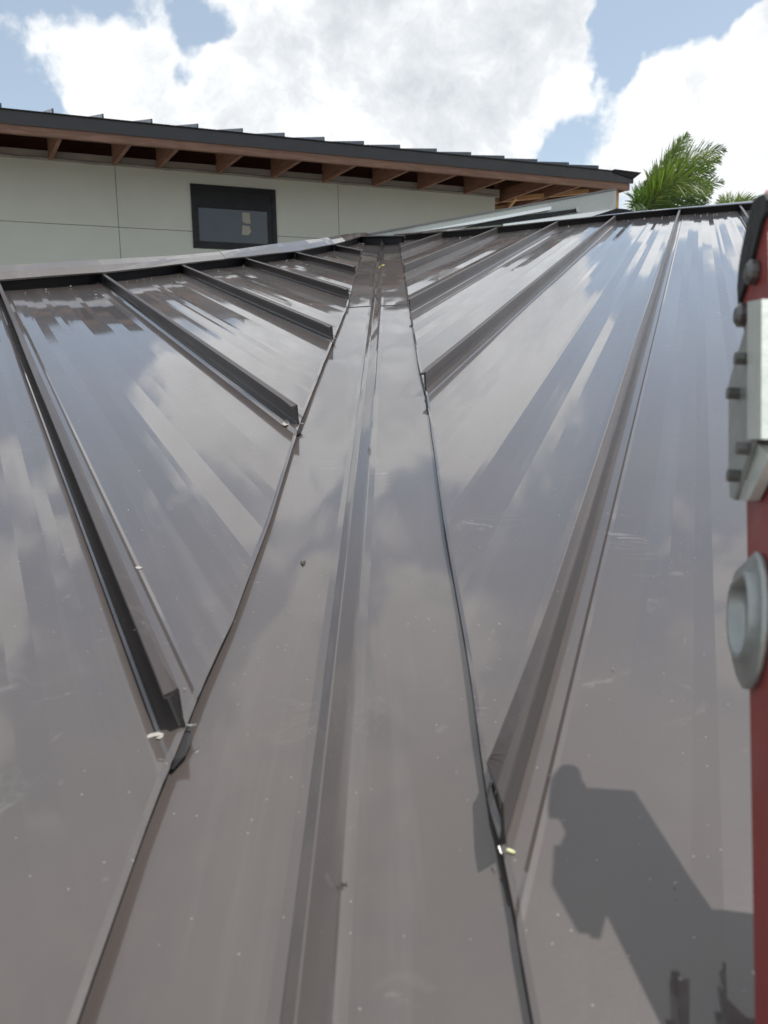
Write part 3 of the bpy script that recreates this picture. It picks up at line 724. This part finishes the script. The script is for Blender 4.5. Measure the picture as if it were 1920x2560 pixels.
palm('palm_tree', 'distant palm with only its yellow green crown top showing above the right ridge', (1835, 560), 32, [
    ([(1820, 505, 0), (1860, 490, 0), (1905, 510, 0)], 'leafy', .55), ([(1835, 510, 0), (1820, 490, 0), (1790, 515, 0)], 'leafy', .5),
    ([(1850, 500, .3), (1870, 500, .4), (1890, 530, .6)], 'leaf', .5), ([(1840, 520, .3), (1845, 500, .4), (1850, 492, .6)], 'leafy', .35)], .6, seed=40)

# ------------------------------------------------------------------ ladder on the right
SC = 1.3
T_ = C + ray(1851, 490) * (.617 / ray(1851, 490).y); B_l = C + ray(1884, 2560) * (.362 / ray(1884, 2560).y)
zl = (T_ - B_l).normalized()
_h = Vector((zl.x, zl.y, 0)).normalized()
xl = Matrix.Rotation(math.radians(8), 3, zl) @ Vector((-_h.y, _h.x, 0))                                  # outward, to the photo's left
yl = zl.cross(xl).normalized()
if yl.y < 0: yl = -yl
_k = min((i * .0005 for i in range(2000)), key=lambda i: abs(proj(B_l + zl * i)[1] - 1545)); qf = B_l + zl * _k
def LP(a, b, c): return qf + (xl * a + yl * b + zl * c) * SC         # a outward, b away from the climber, c up the rail (0 = shown rung)
length_dn = (qf.z) / zl.z / SC
def wl(x, y, a=0.0):                            # web-plane coordinates seen at a photo pixel
    r = ray(x, y); o = qf + xl * a * SC; p = C + r * ((o - C).dot(xl) / r.dot(xl)); return ((p - qf).dot(yl) / SC, (p - qf).dot(zl) / SC)
foot = LP(-.2, -.04, -length_dn)
LAD = empty('ladder', tuple(foot)); PW[LAD.name] = Matrix.Translation(foot)
tag(LAD, 'red fibreglass ladder standing against the eave at the right edge', 'ladder')
def cpx(y):
    return min((k * .001 for k in range(-300, 400)), key=lambda c: abs(proj(LP(0, 0, c))[1] - y))
topc = cpx(545)
def lbox(mb, a0, a1, b0, b1, c0, c1): mb.frame_box(LP(a0, b0, c0), xl * (a1 - a0) * SC, yl * (b1 - b0) * SC, zl * (c1 - c0) * SC)
for sx, a0 in ((1, 0.0), (-1, -.42)):
    mb = MB(); s_ = sx
    # channel: web + two flanges, chamfered top at the far side
    prof = [(-.045, -length_dn + .02), (0, -length_dn + .02), wl(1858, 740), wl(1862, 670), wl(1884, 560), wl(1900, 510), (-.045, wl(1900, 510)[1])]
    mb.prism([LP(a0, b, c) for b, c in prof], xl * (-.004 * s_ * SC))
    lbox(mb, a0 - .004 * s_, a0 - .03 * s_, -.045, -.042, -length_dn + .02, topc - .01)
    lbox(mb, a0 - .004 * s_, a0 - .03 * s_, -.004, -.0003, -length_dn + .02, topc - .08)
    rail = mb.build('rail', M['red'], LAD, I4)
    # rubber tip
    mb = MB(); o2 = .0022 * s_
    pr = [wl(*p_) for p_ in ((1855, 762), (1853, 719), (1857, 665), (1866, 615), (1880, 550), (1893, 502), (1908, 489), (1922, 484), (1928, 500), (1924, 530), (1913, 554), (1897, 615), (1880, 688))]
    mb.prism([LP(a0 + o2, b, c) for b, c in pr], xl * (-.006 * s_ * SC))
    o = mb.build('rubber_tip', M['rubber'], LAD, I4)
    mb = MB(); lbox(mb, a0 + .005 * s_, a0 - .035 * s_, -.085, .008, -length_dn + .001, -length_dn + .05); mb.build('foot_pad', M['rubber'], LAD, I4)
    for (b, c) in (wl(1893, 681), wl(1866, 788)):
        mb = MB(); mb.tube([LP(a0 + .0005 * s_, b, c), LP(a0 + .004 * s_, b, c), LP(a0 + .006 * s_, b, c)], [.0085, .0085, .005], 12); mb.build('rivet', M['steel'], LAD, I4)
# bracket bolted on the outer face
mb = MB()
mb.prism([LP(.0066, *wl(x, y, .0066)) for x, y in ((1886, 790), (1847, 915), (1834, 961), (1834, 1172), (1838, 1245), (1849, 1251), (1893, 1108), (1893, 760))], xl * .0025 * SC)
BR = mb.build('bracket', M['alu'], LAD, I4); mb = MB()
mb.prism([LP(.0005, *wl(x, y, .0066)) for x, y in ((1887, 755), (1924, 748), (1924, 1098), (1887, 1100))], xl * .0095 * SC)
mb.prism([LP(.0015, *wl(x, y, .0066)) for x, y in ((1850, 1251), (1870, 1249), (1922, 1143), (1893, 1110))], xl * .0049 * SC)
_b = mb.build('bracket_flange', M['plate_alu']); _b.parent = BR
for b, c in [wl(x, y, .0090) for x, y in ((1867, 897), (1847, 984), (1873, 1122), (1849, 1190))]:
    mb = MB(); mb.tube([LP(.0090, b, c), LP(.0145, b, c)], [.0044, .0044], 6)
    o = mesh('bolt', mb.v, mb.f, M['steel']); o.parent = BR; o.matrix_parent_inverse = BR.matrix_parent_inverse.inverted() @ BR.matrix_parent_inverse
# rungs with swaged D-shaped ends
def dprof(r, n=20):
    out = []
    for i in range(n):
        a = 2 * math.pi * i / n; y = r * math.cos(a); z = r * math.sin(a)
        out.append((y * .9, min(z, r * .72) * 1.15))
    return out
cs = [0.0 + .305 * k for k in range(-12, 2) if -.305 * 12 < .305 * k and -length_dn + .15 < .305 * k < topc - .04]
for c in cs:
    mb = MB(); P_ = dprof(.0155)
    mb.prism([LP(-.4155, -.023 + y, c + z) for y, z in P_], xl * .411 * SC)
    rg = mb.build('rung', M['alu'], LAD, I4)
    for a0, s_ in ((0, 1), (-.42, -1)):
        mb = MB(); n = 20
        rings = [(.030, .0006), (.031, .003), (.0285, .0042), (.0215, .0045), (.0205, .0070), (.0190, .0076), (.0172, .0070), (.0168, .001), (.002, .0008)]
        b0 = len(mb.v)
        for r, a in rings:
            for y, z in dprof(r, n): mb.v.append(LP(a0 + s_ * a, wl(1884, 1547)[0] + y, c + z))
        for i in range(len(rings) - 1):
            for k in range(n): k2 = (k + 1) % n; f = (b0 + i * n + k, b0 + i * n + k2, b0 + (i + 1) * n + k2, b0 + (i + 1) * n + k); mb.f.append(f)
        mb.f.append(tuple(b0 + (len(rings) - 1) * n + k for k in range(n)))
        o = mesh('rung_end', mb.v, mb.f, M['alu'], smooth=True); o.data.polygons[len(mb.f) - 1].use_smooth = False; o.parent = rg; o.matrix_parent_inverse = Matrix.Identity(4)

# ------------------------------------------------------------------ debris on the roof
def onroof(sd, x, y, off=.0016): return hitp(sd, x, y, off)
def bit(name, sd, p0, p1, w, mat, label, cat, h=.0015, off=.0016, bend=0):
    A, B = onroof(sd, *p0, off), onroof(sd, *p1, off); mid = (A + B) / 2 + sd.n * bend
    mb = MB(); mb.tube([A, A + (B - A) * .15, mid, A + (B - A) * .85, B], [w * .4, w, w * 1.1, w * .9, w * .3], 7)
    o = mb.build(name, mat); return tag(o, label, cat)
M['splinter'] = simple('yellow_green_splinter', (.62, .62, .34), .7)
M['dark_bit'] = simple('dark_debris', (.05, .04, .035), .8, 0, .4, 200)
M['petal'] = simple('dry_pale_leaf', (.30, .28, .25), .8, 0, .3, 80)
M['flower'] = simple('yellow_blossom', (.55, .48, .08), .8)
bit('wood_splinter', RS, (1266, 2124), (1288, 2132), .0013, M['splinter'], 'pale yellow green splinter at the foot of the flared right hand seam', 'splinter')
# chunk of dirt on the valley sheet
def clump(name, sd, x, y, s, mat, label, cat, off=-.0135, seed=0, n=5):
    rnd = random.Random(seed); mb = MB(); P = onroof(sd, x, y, off)
    for k in range(n):
        c = P + sd.x * rnd.uniform(-s, s) + sd.t * rnd.uniform(-s, s) + sd.n * s * .3
        d = (sd.x * rnd.uniform(-1, 1) + sd.t * rnd.uniform(-1, 1) + sd.n * rnd.uniform(0, .3)).normalized() * s * .9
        mb.tube([c - d, c, c + d], [s * .15, s * rnd.uniform(.3, .5), s * .12], 6)
    return tag(mb.build(name, mat), label, cat)
clump('dirt_clump', LS, 757, 1410, .0038, M['dark_bit'], 'small dark dirt clump on the valley sheet left of the rib', 'debris', seed=2)
clump('dead_insect', RS, 857, 2216, .0022, M['dark_bit'], 'tiny brown dead insect beside the right foot of the valley rib', 'insect', seed=5, n=6)
clump('fallen_blossom', RS, 958, 664, .007, M['flower'], 'tiny yellow blossom lying high up on the valley rib', 'blossom', off=.012, seed=9, n=6)
def petal(sd, pts, name, label, cat, off=.0022):
    P = [onroof(sd, *p, off) for p in pts]; mb = MB(); mb.prism(P, -sd.n * .0005); return tag(mb.build(name, M['petal']), label, cat)
petal(LS, ((365, 1841), (375, 1834), (395, 1830), (410, 1834), (408, 1838), (385, 1841), (370, 1845)), 'dried_leaf', 'pale dried leaf beside the foot of the longest left seam', 'leaf')
petal(LS, ((388, 1845), (405, 1838), (409, 1841), (399, 1847)), 'dried_leaf', 'smaller pale leaf scrap just below the other dried leaf', 'leaf')
petal(LS, ((338, 1418), (345, 1415), (356, 1418), (350, 1422), (340, 1421)), 'paper_scrap', 'white paper scrap on the left panel under the second seam', 'scrap')
petal(LS, ((706, 1060), (712, 1050), (722, 1052), (724, 1060), (712, 1064)), 'leaf_scrap', 'pinkish leaf scrap near the end of the second left seam', 'leaf')
# swarf and grit scattered over the sheets: nobody could count it
mb = MB(); rnd = random.Random(3)
def grain(sd, x, t, z, s):
    a = rnd.uniform(0, 6.28); u = sd.x * math.cos(a) + sd.t * math.sin(a); v = sd.x * -math.sin(a) + sd.t * math.cos(a)
    P = sd.m @ Vector((x, t, z)); L = s * rnd.uniform(.6, 1.8); b = len(mb.v)
    mb.v += [P - u * L, P + v * s * .35, P + u * L, P - v * s * .35, P + sd.n * s * .6]
    mb.f += [(b, b + 1, b + 4), (b + 1, b + 2, b + 4), (b + 2, b + 3, b + 4), (b + 3, b, b + 4)]
for sd, lo, hi in ((LS, -1.2, L_edge[-1][0] - .1), (RS, R_edge[0][0] + .1, 1.3)):
    for k in range(300):
        x = rnd.uniform(lo, hi); t0, t1 = t_low(sd, x), t_top(sd, x)
        f = rnd.random(); t = t1 - .03 - abs(rnd.gauss(0, .18)) if f < .25 else t0 + (t1 - t0) * rnd.random() ** 1.8
        if t > t0 + .015: grain(sd, x, t, .0026, rnd.choice((.0006, .0008, .0011, .0014)) * (1.3 if f < .25 else 1) * (1 + .25 * t))
o = mb.build('grit', simple('pale_grit', (.5, .48, .44), .6, 0, .5, 90)); tag(o, kind='stuff')
